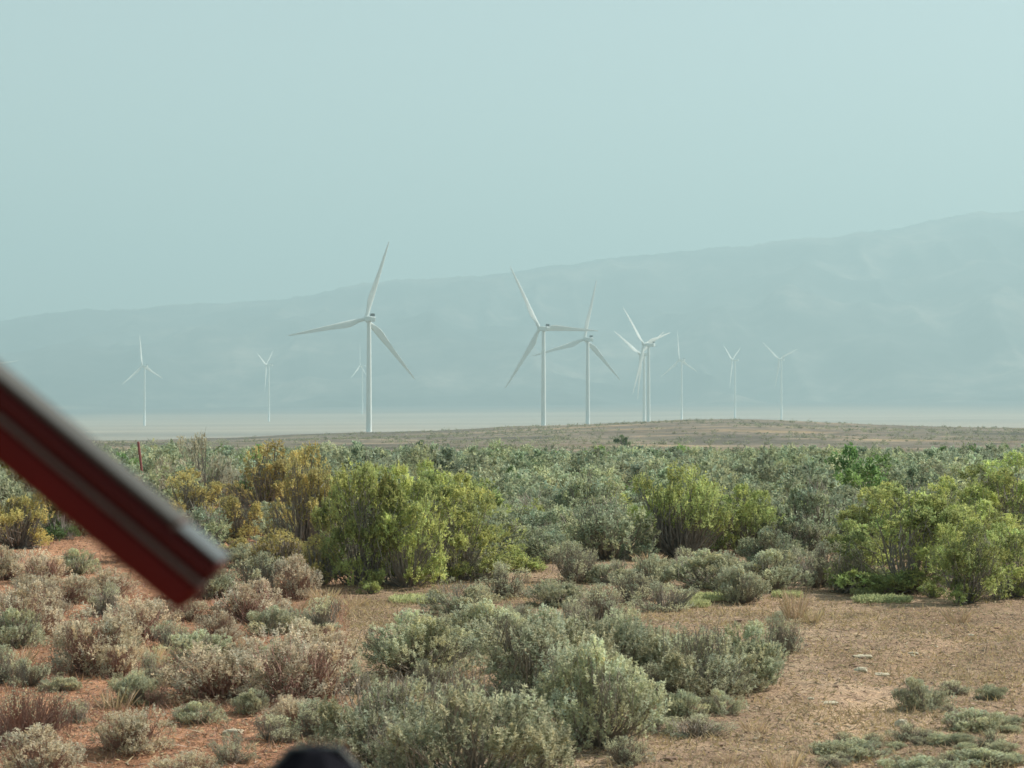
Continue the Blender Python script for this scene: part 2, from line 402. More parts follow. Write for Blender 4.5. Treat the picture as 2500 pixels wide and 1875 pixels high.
def blade_mesh(L=58.0):
    st = [(0, 2.3, 2.3, 0, 0), (.03, 2.3, 2.3, 0, 0), (.08, 2.7, 1.9, -.1, 14), (.14, 3.6, 1.3, -.5, 15), (.2, 4.3, .95, -.85, 13), (.27, 4.2, .75, -.85, 10),
          (.4, 3.3, .5, -.6, 6), (.55, 2.6, .36, -.42, 3.5), (.7, 2.0, .26, -.3, 2), (.85, 1.35, .18, -.2, 1), (.95, .85, .1, -.1, 0), (.99, .4, .06, 0, 0), (1, .1, .03, 0.05, 0)]
    n = 14; V = []; F = []
    for i, (t, c, th, off, tw) in enumerate(st):
        for k in range(n):
            a = 2 * math.pi * k / n
            x = c / 2 * math.cos(a) + off; y = th / 2 * math.sin(a) * (1 if t < .06 else (0.55 + 0.45 * math.cos(a)))
            tr = R(tw + 4); X = x * math.cos(tr) - y * math.sin(tr); Yv = x * math.sin(tr) + y * math.cos(tr)
            V.append((X, Yv + 1.8 * t ** 2, 1.3 + t * L))
        if i:
            for k in range(n): F.append(((i - 1) * n + k, (i - 1) * n + (k + 1) % n, i * n + (k + 1) % n, i * n + k))
    F.append(tuple(range((len(st) - 1) * n, len(st) * n)))
    me = bpy.data.meshes.new('blade'); me.from_pydata(V, [], F); me.materials.append(M['white'])
    for p in me.polygons: p.use_smooth = True
    return me
BLADE = blade_mesh()
def nacelle_mesh():
    # box body running along +Y (towards the rotor), rear at -8
    b = MB(); V = []
    secs = [(-8.3, 1.55, 1.35), (-7.9, 1.8, 1.75), (1.5, 1.95, 1.95), (4.0, 1.75, 1.75), (5.2, 1.35, 1.4)]
    fs = []
    for y, hw, hh in secs:
        ch = 0.35
        V += [(-hw, y, -hh + ch), (-hw + ch, y, -hh), (hw - ch, y, -hh), (hw, y, -hh + ch), (hw, y, hh - ch), (hw - ch, y, hh), (-hw + ch, y, hh), (-hw, y, hh - ch)]
    for i in range(len(secs) - 1):
        for k in range(8): fs.append((i * 8 + k, i * 8 + (k + 1) % 8, (i + 1) * 8 + (k + 1) % 8, (i + 1) * 8 + k))
    fs.append(tuple(range(8))); fs.append(tuple(reversed(range(32, 40))))
    b.add(V, fs)
    return b.mesh('nacelle', M['nacelle'])
NAC = nacelle_mesh()
def cooler_mesh():
    b = MB(); b.box((0, -6.9, 3.05), (3.3, 0.5, 2.0)); b.box((-1.2, -6.2, 2.35), (.2, 1.2, .7)); b.box((1.2, -6.2, 2.35), (.2, 1.2, .7))
    return b.mesh('cooler', M['cooler'])
COOL = cooler_mesh()
def spinner_mesh():
    b = MB(); Mx = Matrix.Rotation(R(-90), 4, 'X')     # z -> +y
    b.lathe([(1.5, -1.7), (1.75, -1.2), (1.85, 0), (1.7, 1.0), (1.25, 1.9), (.7, 2.4), (.2, 2.6)], 20, Mx)
    return b.mesh('spinner', M['nacelle'], smooth=True)
SPIN = spinner_mesh()

def turbine(hx, hy, tx, Rpx, cosy, phase, label, base=None, Rm=60.0):
    D = Rm * FP / Rpx; x = (tx - 1106) / FP * D
    zh = EYE + (HOR - hy) / FP * D
    zb = hz(x, D) - 0.3
    if base is not None: zb = EYE + (HOR - base) / FP * D - 0.2
    zb = min(zb, hz(x, D) - 0.3)
    az = math.atan2(x, D) - math.acos(cosy)               # axis azimuth, towards the rotor (away, to the left)
    root = empty('wind_turbine', (x, D, zb))
    tag(root, label, 'wind turbine', 'white wind turbines standing in the hazy valley')
    H = zh - zb
    b = MB(); b.lathe([(2.35, 0), (2.3, .25), (2.05, .3), (2.0, H * .3), (1.8, H * .6), (1.42, H - 2.1), (1.42, H - 1.9)], 32)
    b.build('tower', M['white'], root, smooth=True)
    na = mob('nacelle', NAC, root); na.location = (0, 0, H); na.rotation_euler = (R(3), 0, -az)
    co = mob('cooler', COOL, na)
    # hub 6.6 m ahead of the tower axis
    ov = 6.7; ctr = Vector((math.sin(az) * ov, math.cos(az) * ov, H + ov * math.sin(R(3))))
    Rm_ = Matrix.Rotation(-az, 4, 'Z') @ Matrix.Rotation(R(3), 4, 'X')
    sp = mob('spinner', SPIN, root); sp.matrix_local = Matrix.Translation(ctr) @ Rm_
    for k in range(3):
        bl = mob('blade', BLADE, root)
        bl.matrix_local = Matrix.Translation(ctr) @ Rm_ @ Matrix.Rotation(R(phase + 120 * k), 4, 'Y') @ Matrix.Diagonal((1.18, 1.2, 1, 1))
    return root

turbine(785, 689, 797, 181, .935, 17.5, 'tallest and nearest white wind turbine, left of centre, one blade almost upright')
turbine(1163, 710, 1174, 154.5, .866, 91, 'second largest white wind turbine, one blade pointing level to the right')
turbine(1258, 733, 1269.5, 133.5, .872, 13, 'white turbine just right of the second largest, one blade almost upright')
turbine(1388, 745, 1401, 113, .56, 75, 'right-hand and nearer turbine of the close pair of towers')
turbine(1380, 765.5, 1391.4, 100, .63, 59, 'left-hand and farther turbine of the close pair, hub set lower')
turbine(1461, 778, 1472.5, 66, .72, -6, 'small faint turbine rising behind the low mound, just right of the close pair')
turbine(1577, 778, 1588, 62, .36, 62, 'small turbine seen nearly side on, its two upper blades in a narrow V', base=906)
turbine(1681, 776.5, 1688, 62.5, .73, 67, 'rightmost small turbine, its two upper blades in a wide V', base=896)
turbine(303, 791, 312.2, 68.5, .745, -7, 'small white turbine at far left, above the slanting red bar', base=912)
turbine(573, 788.7, 580.9, 60, .34, 55, 'small turbine between far left and the tallest, blades in a narrow V', base=904)
turbine(775, 790, 782.7, 50, .4, -3, 'faintest turbine, close behind the left side of the tallest tower', base=898.5)
turbine(-24, 789, -14, 62, .95, 80, 'turbine cut off by the left picture edge, only a blade tip showing')

# long low building at the foot of the hills
p = G(936, 866)
bd = empty('farm_shed', (p.x, p.y, p.z)); tag(bd, 'long low whitish building at the foot of the hills', 'building')
b = MB(); b.box((0, 0, 2.2), (78, 16, 5)); b.build('wall', M['shed'], bd)
b = MB()
b.add([(-40, -9, 4.7), (40, -9, 4.7), (40, 9, 4.7), (-40, 9, 4.7), (-40, 0, 8.5), (40, 0, 8.5)], [(0, 1, 5, 4), (3, 4, 5, 2), (0, 4, 3), (1, 2, 5), (0, 3, 2, 1)])
b.build('roof', M['shed_roof'], bd)

# ------------------------------------------------------------------ shrubs
def nrm(a): return a / (np.linalg.norm(a, axis=-1, keepdims=True) + 1e-9)
def shrub_arrays(seed, lobes, sprigs, leaves, ll, lw, up=0.8, spr=(.10, .2), flat=0.0, zmin=0.05, stems=70, stem_r=.010, bare=0.0, tight=0.8, shell=(.62, 1.0), cvar=0.22, low=0.08, hgt=0.8, lr=(.10, .2), stalks=30):
    """unit shrub: about 1 wide, hgt high. Returns leaf V,F,col and wood V,F"""
    g = np.random.default_rng(seed)
    L = []
    for k in range(lobes):
        a = g.uniform(0, 2 * math.pi); r = 0.42 * math.sqrt(g.random()) if k else 0.1
        rr = g.uniform(lr[0], lr[1])
        env = math.sqrt(max(0.05, 1 - (r / 0.52) ** 2))           # dome
        cz = hgt * env * (g.uniform(0.62, 1.0) if g.random() < .6 else g.uniform(low, 0.7)) - rr * 0.8
        cz = max(cz, low * hgt)
        L.append((r * math.cos(a), r * math.sin(a), cz, rr, rr * g.uniform(.7, 1.15)))
    L = np.array(L)
    li = g.integers(0, lobes, sprigs); C = L[li, :3]; rad = L[li, 3]; rz = L[li, 4]
    d = nrm(g.normal(size=(sprigs, 3)) + np.array([0, 0, .45]))
    s = g.uniform(shell[0], shell[1], sprigs)
    tip = C + d * np.stack([rad * s, rad * s, rz * s], -1)
    tip[:, 2] = np.maximum(tip[:, 2], zmin + g.uniform(0, .1, sprigs))
    out = nrm(tip - np.array([0, 0, .15]))
    sd_ = nrm(0.45 * out + np.array([0, 0, up]) + g.normal(size=(sprigs, 3)) * .28)
    sl = g.uniform(spr[0], spr[1], sprigs)
    wild = g.random(sprigs) < .07; sl = np.where(wild, sl * 1.7, sl)
    base = tip - sd_ * sl[:, None] * .8
    # leaves
    dead = g.random(lobes) < .13
    keep = (g.random(sprigs) >= bare) & ~(dead[li] & (g.random(sprigs) < .8))
    idx = np.repeat(np.nonzero(keep)[0], leaves); m = len(idx)
    t = g.uniform(0.15, 1.0, m) ** .8
    P = base[idx] + sd_[idx] * (sl[idx] * t)[:, None]
    sid = nrm(g.normal(size=(m, 3)))
    ld = nrm(sd_[idx] * tight + sid)
    P = P + sid * lw * .25
    wv = nrm(np.cross(ld, g.normal(size=(m, 3))))
    le = ll * g.uniform(.6, 1.25, m)[:, None]; wi = lw * g.uniform(.7, 1.2, m)[:, None]
    v0 = P - wv * wi * .35; v1 = P + wv * wi * .35; v2 = P + ld * le * .6 + wv * wi * .5; v3 = P + ld * le - wv * wi * .2
    V = np.stack([v0, v1, v2, v3], 1).reshape(-1, 3); V[:, 2] = np.maximum(V[:, 2], 0.0)
    F = np.arange(len(V)).reshape(-1, 4)
    lob = (1 + g.uniform(-cvar, cvar, lobes))[li[idx]]; spv = (1 + g.uniform(-cvar, cvar, sprigs))[idx]
    val = lob * spv * (1 + g.uniform(-.15, .15, m)); hue = (g.uniform(-1, 1, sprigs) * .06)[idx] + (g.uniform(-1, 1, lobes) * .05)[li[idx]]
    col = np.stack([val * (1 + hue), val, val * (1 - 1.2 * hue)], -1); col = np.repeat(np.clip(col, .2, 2), 4, axis=0)
    # wood: stems from the root to some sprigs, and twigs
    WV = []; WF = []
    for k in g.choice(sprigs, min(stems, sprigs), replace=False):
        a = tip[k] if g.random() < .5 else base[k]; r0 = g.uniform(0, .05); an = math.atan2(a[1], a[0]) + g.normal() * .3
        b0 = np.array([r0 * math.cos(an), r0 * math.sin(an), -.02]); hz_ = a[2]
        m1 = b0 * .6 + a * .4; m1 = m1 * [1.15, 1.15, .8] + g.normal(size=3) * .025; m2 = b0 * .3 + a * .7 + g.normal(size=3) * .025; m2[:2] *= 1.06
        r = stem_r * g.uniform(.7, 1.6)
        tube(WV, WF, [b0, m1, m2, a], [r * 1.3, r * .85, r * .55, r * .22], 3)
    for k in g.choice(sprigs, min(stalks, sprigs), replace=False):      # thin seed stalks standing above the crown
        t_ = tip[k]; e = t_ + np.array([g.normal() * .02, g.normal() * .02, g.uniform(.07, .17)])
        tube(WV, WF, [t_, t_ * .5 + e * .5 + g.normal(size=3) * .004, e], [stem_r * .4, stem_r * .3, stem_r * .15], 3)
    ns = np.nonzero(~keep)[0]
    for k in ns[:260]:
        tube(WV, WF, [base[k] - sd_[k] * .1, base[k] + sd_[k] * sl[k] * .5 + g.normal(size=3) * .01, tip[k] + sd_[k] * .03], [stem_r * .5, stem_r * .35, stem_r * .15], 3)
    return V, F, col, np.array(WV), np.array(WF)

def variants(kind, n, mat, wood, **kw):
    out = []
    for k in range(n):
        V, F, c, WV, WF = shrub_arrays(hash(kind) % 1000 if False else sum(map(ord, kind)) * 7 + k * 13, **kw)
        out.append((np_mesh('foliage', V, F, mat, c), np_mesh('branches', WV, WF, wood), V, F, c))
    return out
SAGE_N = variants('sage near', 5, M['sage'], M['sage_wood'], lobes=34, sprigs=1500, leaves=22, ll=.023, lw=.0105, up=.85, spr=(.06, .17), stems=130, stem_r=.0065, bare=.12, lr=(.08, .2), cvar=.28, stalks=16)
SAGE_M = variants('sage mid', 5, M['sage_far'], M['sage_wood'], lobes=24, sprigs=760, leaves=13, ll=.036, lw=.018, up=.8, spr=(.07, .17), stems=80, stem_r=.009, bare=.14, cvar=.3)
SAGE_F = variants('sage far', 5, M['sage'], M['sage_wood'], lobes=11, sprigs=230, leaves=6, cvar=.34, ll=.05, lw=.036, up=.7, spr=(.08, .16), stems=24, stem_r=.014, bare=.05)
SAGE_D = variants('dry sage', 3, M['sage'], M['sage_wood'], lobes=14, sprigs=700, leaves=7, ll=.030, lw=.012, up=.75, spr=(.08, .2), stems=240, stem_r=.007, bare=.3)
GREEN = variants('green bush', 5, M['green'], M['green_wood'], lobes=36, sprigs=1600, leaves=17, ll=.028, lw=.0115, lr=(.08,.18), low=.05, up=.35, spr=(.05, .14), stems=80, stem_r=.006, bare=.14, cvar=.34, hgt=1.0)
GREEN_F = variants('green far', 3, M['green'], M['green_wood'], lobes=18, sprigs=600, low=.15, leaves=9, ll=.05, lw=.022, up=.65, spr=(.06, .15), stems=60, stem_r=.010, bare=.08, cvar=.26, hgt=.85)
VASE = variants('vase bush', 1, M['green'], M['green_wood'], lobes=32, low=.34, lr=(.08,.17), sprigs=1100, leaves=15, ll=.030, lw=.011, up=.9, spr=(.08, .18), stems=230, stem_r=.0065, bare=.16, cvar=.26, hgt=1.0, zmin=.28)
OLIVE = variants('olive bush', 3, M['olive'], M['green_wood'], lobes=28, sprigs=1050, leaves=12, ll=.034, lw=.013, lr=(.08,.17), low=.12, up=.75, spr=(.07, .16), stems=200, stem_r=.008, bare=.2, cvar=.28, hgt=1.0)
DARK = variants('dark bush', 2, M['dark_green'], M['green_wood'], lobes=15, sprigs=800, leaves=12, ll=.04, lw=.018, up=.5, spr=(.06, .14), stems=50, stem_r=.009, bare=.03, cvar=.25, hgt=.9)
SILVER = variants('silver bush', 2, M['silver'], M['green_wood'], lobes=16, sprigs=420, leaves=12, ll=.045, lw=.012, up=1.3, spr=(.12, .28), stems=160, stem_r=.007, bare=.12, cvar=.25, hgt=1.0, tight=1.4)
SAGE_P = variants('dusty sage', 4, M['dusty'], M['red_wood'], lobes=30, sprigs=1200, leaves=11, ll=.030, lw=.0125, up=.85, spr=(.07, .17), stems=220, stem_r=.007, bare=.2)  # name only seeds the shape; leaves and stems carry the painted red reflection
TWIG = variants('twig bush', 2, M['sage'], M['red_wood'], lobes=12, sprigs=520, leaves=5, ll=.022, lw=.009, up=.9, spr=(.1, .24), stems=420, stem_r=.0065, bare=.45, hgt=.8)

def rootz(x, y, rpx): return hz(x, y)
COUNT = {'sage': 0}
def shrub(name, kind, px, py, w, h, label, cat, group=None, hgt=.8, pt=None):
    """a shrub whose foot is seen at (px, py); w, h its size in picture units"""
    p = pt or G(px, py)
    if kind is SAGE_N and px < 760 and random.random() < .75: kind = SAGE_P  # left-hand plants take the variant coloured by the red reflection
    me = kind[random.randrange(len(kind))]
    s = p.y / FP
    sw = w * s; sh = h * s / hgt
    root = empty(name, (p.x, p.y, p.z - .01), random.uniform(0, 6.28), (sw, sw, sh))
    tag(root, label, cat, group)
    mob('foliage', me[0], root); mob('branches', me[1], root)
    return root, p

PLACED = []   # x, y, radius of hand-placed plants
def put(name, kind, px, py, w, h, label, cat, group=None, hgt=.8):
    o, p = shrub(name, kind, px, py, w, h, label, cat, group, hgt)
    PLACED.append((p.x, p.y, w * p.y / FP / 2)); return o

GB = 'leafy green bushes among the sagebrush'
def green(*a, kind=None, name='green_bush', hgt=1.0):
    a = list(a); a[2] *= 1.12; a[3] *= 1.08
    return put(name, kind or GREEN, *a, 'bush', GB, hgt)
green(795, 1262, 190, 318, 'tallest green bush, left of centre, standing directly below the tallest turbine')
green(735, 1240, 130, 190, 'bushy green shrub low at the left flank of the tallest green bush')
green(880, 1268, 190, 250, 'full green bush overlapping the right side of the tallest green bush')
green(985, 1250, 210, 215, 'rounded yellow-green bush in the middle of the big green thicket')
green(1065, 1215, 130, 120, 'low green bush at the right end of the big green thicket', kind=GREEN)
green(1010, 1130, 150, 110, 'green bush crest showing behind the big green thicket', kind=GREEN_F, hgt=.85)
green(1468, 1205, 225, 225, 'lone vase-shaped green bush on bare dark stems, right of centre', kind=VASE)
green(1615, 1195, 150, 150, 'thin green bush leaning against the right of the lone vase-shaped bush')
green(1960, 1275, 300, 240, 'broad bright green bush at the right, largest of that thicket')
green(1850, 1250, 150, 120, 'green bush low at the left foot of the broad right thicket')
green(2085, 1302, 170, 185, 'green bush reaching lowest in the right thicket, beside bare dirt')
green(2180, 1290, 180, 150, 'dull green bush at the right picture edge, lowest of those there')
green(2165, 1190, 240, 200, 'tall green bush rising highest at the right picture edge')
green(2040, 1165, 150, 130, 'green bush crest between the two biggest bushes at the right')
green(930, 1195, 170, 190, 'yellow-green bush behind the rounded one of the big thicket')
green(1120, 1180, 120, 105, 'green bush at the right rear of the big green thicket', kind=GREEN_F, hgt=.85)
green(1905, 1215, 190, 175, 'green bush behind the left half of the right thicket')
green(2120, 1255, 190, 165, 'green bush in the middle of the right thicket, behind the lowest one')
green(2030, 1235, 170, 160, 'green bush directly behind the broad bright one of the right thicket')
green(1305, 1150, 140, 105, 'small bright yellow-green bush left of the lone vase-shaped bush', kind=GREEN_F, hgt=.85)
green(1745, 1150, 150, 78, 'low yellowish bush between the lone bush and right thicket', kind=GREEN_F, hgt=.85)
green(1115, 1085, 85, 75, 'small deep green bush standing in grey sagebrush behind the big thicket', kind=DARK, hgt=.9)
green(1180, 1100, 70, 45, 'low deep green bush just right of the small deep green one', kind=DARK, hgt=.9)
green(1885, 1085, 75, 68, 'deep green bush behind the broad right-hand thicket', kind=DARK, hgt=.9)
green(908, 975, 26, 24, 'tiny dark juniper-like bush on the far edge of the sagebrush', kind=DARK, name='dark_bush', hgt=.9)
green(1343, 975, 36, 34, 'dark tuft-like bush on far sagebrush edge, right of the third turbine', kind=DARK, name='dark_bush', hgt=.9)
green(800, 1282, 50, 34, 'small bright green sprout at the foot of the tallest green bush', kind=GREEN_F, hgt=.85)
green(1120, 1235, 100, 60, 'small green shrub at the lower right end of big thicket', kind=GREEN_F, hgt=.85)
green(2015, 1290, 60, 40, 'small bright sprout at foot of the right thicket', kind=GREEN_F, hgt=.85)
# left, yellower
LG = 'yellow-green bushes at the left'
def olive(*a, kind=None, name='olive_bush', hgt=1.0):
    a = list(a); a[2] *= 1.3; a[3] *= 1.02
    return put(name, kind or OLIVE, *a, 'bush', LG, hgt)
olive(440, 1085, 120, 165, 'pale silvery bush with upright wisps, tallest against the valley at left', kind=SILVER, name='silvery_bush')
olive(345, 1100, 120, 125, 'pale silvery bush beside the small red post', kind=SILVER, name='silvery_bush')
olive(510, 1090, 70, 110, 'narrow silvery bush right of the tall wispy one', kind=SILVER, name='silvery_bush')
olive(585, 1130, 160, 180, 'golden green bush right of the wispy silvery bush')
olive(665, 1200, 140, 245, 'golden green bush touching the left side of the tallest green bush')
olive(420, 1145, 150, 135, 'yellow-green bush just above the tip of the red bar')
olive(350, 1080, 120, 75, 'yellow-green bush crest behind the upper edge of the red bar')
olive(560, 1120, 105, 105, 'dark green bush in shade, between golden green bushes', kind=DARK, name='dark_bush', hgt=.9)
olive(610, 1235, 130, 95, 'low olive bush right of the tip of the red bar')
olive(505, 1165, 110, 120, 'yellow-green bush in front of the narrow silvery one')
olive(640, 1120, 120, 150, 'golden bush crest behind the one that touches the tallest green bush')
olive(690, 1262, 110, 110, 'low reddish-olive bush at the left foot of the tallest green bush')
olive(35, 1185, 130, 150, 'olive bush at the left picture edge below the red bar')
olive(125, 1165, 90, 115, 'dark leafy bush under the red bar at left', kind=DARK, name='dark_bush', hgt=.9)
olive(520, 1215, 90, 70, 'small olive bush right at the end of the red bar')

SB = 'sagebrush in the foreground'
def wid(k): return k
def sage(*a, kind=None, hgt=.8):
    COUNT['sage'] += 1
    a = list(a); a[2] *= 1.18; a[3] *= 1.05
    return put('sagebrush', kind or SAGE_N, *a, 'sagebrush', SB, hgt)
sage(1010, 1700, 370, 290, 'largest grey-green sagebrush at the bottom, right of the black post cap')
sage(830, 1640, 270, 215, 'grey-green sagebrush directly behind and right of the black post cap')
sage(1290, 1610, 260, 240, 'front right sagebrush of the bottom centre clump, beside bare dirt')
sage(1165, 1500, 300, 230, 'tall sagebrush at the middle of the bottom centre clump')
sage(1330, 1480, 230, 175, 'darker sagebrush on the right of the bottom centre clump')
sage(1500, 1500, 240, 165, 'pale sagebrush at the right part of foreground clump')
sage(1610, 1480, 170, 150, 'rightmost sagebrush of the foreground clump, next to open dirt')
sage(905, 1455, 230, 140, 'sagebrush with dark twigs at the upper left of the centre clump')
sage(1050, 1400, 170, 110, 'sagebrush at the top of the centre clump, behind the twiggy one')
sage(1000, 1325, 150, 80, 'small sagebrush on open ground between the green thicket and clump')
sage(1290, 1345, 150, 95, 'grey twiggy sagebrush at the top right of the centre clump', kind=SAGE_D)
sage(1370, 1300, 130, 80, 'small grey sagebrush in front of the lone vase-shaped bush', kind=SAGE_D)
sage(1240, 1255, 130, 95, 'grey sagebrush left of the tan grass patch', kind=SAGE_D)
sage(1530, 1270, 180, 85, 'pale sagebrush at the right foot of the lone vase-shaped bush')
sage(1650, 1275, 170, 100, 'pale sagebrush between the lone bush and the right thicket')
sage(1770, 1265, 150, 115, 'grey sagebrush against the left of the right thicket', kind=SAGE_D)
sage(1440, 1320, 130, 75, 'low brownish sagebrush in front of the pale ones', kind=SAGE_D)
sage(1090, 1290, 130, 75, 'brownish sagebrush just below the right end of the big thicket', kind=SAGE_D)
sage(1160, 1205, 110, 90, 'grey sagebrush behind the right end of the big green thicket', kind=SAGE_M)
sage(1690, 1410, 90, 100, 'dark leafless-looking little shrub on dirt right of the clump', kind=SAGE_D)
sage(1500, 1590, 150, 50, 'low withered sagebrush at the dirt edge, right of the clump', kind=SAGE_D)
sage(1990, 1530, 110, 75, 'small round sagebrush alone on the dirt at lower right')
sage(2105, 1575, 135, 60, 'low cushion-shaped sagebrush near the lower right edge')
sage(1830, 1640, 150, 50, 'low spreading green-grey plant at the bottom, left of two on the right')
sage(1980, 1690, 200, 70, 'low spreading green-grey plant cut by the bottom edge at right')
sage(2120, 1650, 140, 40, 'flat grey-green plant near the bottom right corner')
sage(60, 1375, 160, 120, 'sagebrush at the left picture edge, below the red bar')
sage(200, 1450, 200, 160, 'leafy grey-green sagebrush in the reddish ground, left of the bar tip')
sage(140, 1300, 150, 70, 'small sagebrush just under the middle of the red bar')
sage(300, 1380, 160, 110, 'sagebrush directly under the lower corner of the red bar')
sage(480, 1510, 280, 140, 'wide pale sagebrush below the tip of the red bar')
sage(640, 1510, 230, 175, 'pale sagebrush on reddish ground, right of the wide one')
sage(420, 1430, 150, 85, 'pale sagebrush just below the tip of the red bar, behind the wide one')
sage(545, 1345, 160, 95, 'sagebrush right of the red bar tip, on red soil')
sage(690, 1590, 150, 90, 'small sagebrush left of the big bottom clump', kind=SAGE_D)
sage(285, 1620, 160, 110, 'rounded sagebrush near the bottom, left of the black post cap')
sage(90, 1680, 200, 120, 'sagebrush in the bottom left corner')
sage(400, 1680, 130, 70, 'small sagebrush at the bottom edge, nearest left of the black post cap')
sage(590, 1600, 130, 60, 'dry grey sagebrush lying low above the black post cap', kind=SAGE_D)
tw = put('twiggy_bush', TWIG, 50, 1610, 230, 170, 'reddish bush of bare branching twigs at the lower left edge', 'bush', None, .8)
tw = put('twiggy_bush', TWIG, 330, 1520, 110, 70, 'small bare-twigged reddish shrub left of the wide pale sagebrush', 'bush', None, .8)

# the smaller ones that knit the foreground together
FILL = [(1100, 1520), (1140, 1600), (1330, 1530), (1400, 1500), (1240, 1500), (1060, 1590), (1180, 1440), (1480, 1550), (930, 1490), (870, 1580), (1300, 1400), (1240, 1360), (1420, 1580), (1540, 1480), (1090, 1370), (30, 1400), (110, 1330), (150, 1400), (250, 1460), (330, 1330), (370, 1400), (290, 1520), (560, 1500), (590, 1370), (670, 1400), (700, 1360), (60, 1290), (170, 1240), (240, 1290), (440, 1290), (530, 1430), (620, 1560), (430, 1560), (130, 1490), (10, 1470), (680, 1650), (540, 1230), (590, 1200), (1180, 1640), (1230, 1570), (1390, 1560), (1440, 1470), (1260, 1440), (1100, 1560), (990, 1530), (930, 1560), (1100, 1450), (1400, 1430), (1560, 1440), (1180, 1390),
        (1120, 1350), (960, 1400), (1350, 1390), (1450, 1400), (1640, 1430), (1560, 1540), (1350, 1650), (730, 1660), (640, 1570), (760, 1500), (540, 1540), (330, 1480), (260, 1400), (60, 1480), (170, 1560),
        (10, 1330), (400, 1340), (600, 1430), (470, 1390), (720, 1440), (230, 1330), (500, 1650), (1050, 1250), (1330, 1260), (1200, 1310), (1600, 1300), (1700, 1250), (1480, 1240), (1410, 1260), (560, 1280), (640, 1290), (480, 1290), (1840, 1280), (90, 1260), (20, 1250)]
for i, (px, py) in enumerate(FILL):
    w = random.uniform(85, 150); side = 'left of the red bar tip' if px < 400 else 'left of the centre clump' if px < 780 else 'in the centre clump' if px < 1660 else 'near the right thicket'
    row = 'front' if py > 1500 else 'middle' if py > 1350 else 'back'
    o, p = shrub('sagebrush', SAGE_N if random.random() < .6 else SAGE_D, px, py, w, w * random.uniform(.45, .75), f'small sagebrush filling a gap {side}, {row} rows', 'sagebrush', f'small gap-filling sagebrush {side}, {row} rows')
    PLACED.append((p.x, p.y, w * p.y / FP / 2)); COUNT['sage'] += 1

# tufts of dry grass
def tuft_mesh(seed, n=190, r=.22, h=.5, lean=.55, w=.0045):
    g = np.random.default_rng(seed)
    a = g.uniform(0, 6.283, n); rr = r * np.sqrt(g.random(n)); P = np.stack([rr * np.cos(a), rr * np.sin(a), np.zeros(n)], -1)
    d = np.stack([np.cos(a) * lean * g.uniform(0, 1.4, n), np.sin(a) * lean * g.uniform(0, 1.4, n), np.ones(n)], -1) + g.normal(size=(n, 3)) * .12
    d = nrm(d); L = (h * g.uniform(.1, 1, n) ** 1.2)[:, None]
    s = nrm(np.cross(d, g.normal(size=(n, 3)))) * w
    dr = np.array([0, 0, -.12]) * L
    V = np.stack([P - s, P + s, P + d * L * .6 + s * .8, P + d * L + dr], 1).reshape(-1, 3)
    c = g.uniform(.7, 1.25, n); col = np.repeat(np.stack([c, c * g.uniform(.92, 1.06, n), c * g.uniform(.8, 1.15, n)], -1), 4, axis=0)
    return np_mesh('grass_tuft', V, np.arange(4 * n).reshape(-1, 4), M['dry'], col)
TUFTS = [tuft_mesh(k) for k in range(4)]
GT = 'tufts of dry straw-coloured grass'
tl = [(1715, 1335, 60, 95, 'dry grass tuft on open dirt in front of the right thicket'),
      (1755, 1345, 40, 50, 'small yellow grass tuft just right of the taller one on dirt'),
      (1345, 1205, 60, 40, 'tan grass tuft left of the lone vase-shaped bush'),
      (1400, 1220, 60, 40, 'tan grass tuft at the left foot of the lone vase-shaped bush'),
      (1375, 1190, 60, 36, 'tan grass tuft farther back beside the lone bush'),
      (1690, 1668, 80, 80, 'straw grass tuft at the bottom edge, right of the clump'),
      (2070, 1345, 60, 50, 'thin grass tuft below the right thicket'),
      (1630, 1580, 60, 45, 'thin grass tuft on dirt right of the front sagebrush'),
      (700, 1300, 70, 45, 'orange-tan grass tuft below the golden bush'),
      (760, 1310, 70, 40, 'orange-tan grass tuft left of the twiggy sagebrush'),
      (640, 1320, 60, 40, 'orange-tan grass tuft nearest the tip of the red bar'),
      (250, 1530, 80, 70, 'yellow grass tuft between the left sagebrushes'),
      (40, 1440, 70, 60, 'grass tuft at the left edge, above the reddish twiggy bush'),
      (1100, 1665, 60, 70, 'grass tuft at the bottom, right of the largest sagebrush'),
      (330, 1440, 60, 80, 'tall straw tuft under the red bar tip'),
      (1570, 1645, 50, 30, 'small grass tuft near the bottom on bare dirt')]
for i, (px, py, w, h, lb) in enumerate(tl):
    p = G(px, py); s = p.y / FP
    o = mob('grass_tuft', TUFTS[i % 4]); o.location = (p.x, p.y, p.z - .01); o.rotation_euler = (0, 0, random.uniform(0, 6.28))
    o.scale = (w * s / .6, w * s / .6, h * s / .5); tag(o, lb, 'grass tuft', GT)

# stones
def stone_mesh(seed, mat):
    g = np.random.default_rng(seed); V = []; F = []; nu, nv = 14, 8
    for j in range(nv + 1):
        for i in range(nu):
            a = 2 * math.pi * i / nu; b = math.pi * j / nv
            d = np.array([math.cos(a) * math.sin(b), math.sin(a) * math.sin(b), math.cos(b)])
            k = 1 + .35 * (float(vnoise(np.array([d[0] * 1.7 + seed]), np.array([d[1] * 1.7 + d[2] * 2]), seed)[0]) - .5) * 2
            d = np.clip(d * k, -.82, .82); V.append(tuple(d))
    for j in range(nv):
        for i in range(nu): F.append((j * nu + i, (j + 1) * nu + i, (j + 1) * nu + (i + 1) % nu, j * nu + (i + 1) % nu))
    me = bpy.data.meshes.new('stone'); me.from_pydata(V, [], F); me.materials.append(mat); return me
ST = [stone_mesh(k, M['stone']) for k in (3, 5, 8)]; STD = stone_mesh(9, M['stone_dark'])
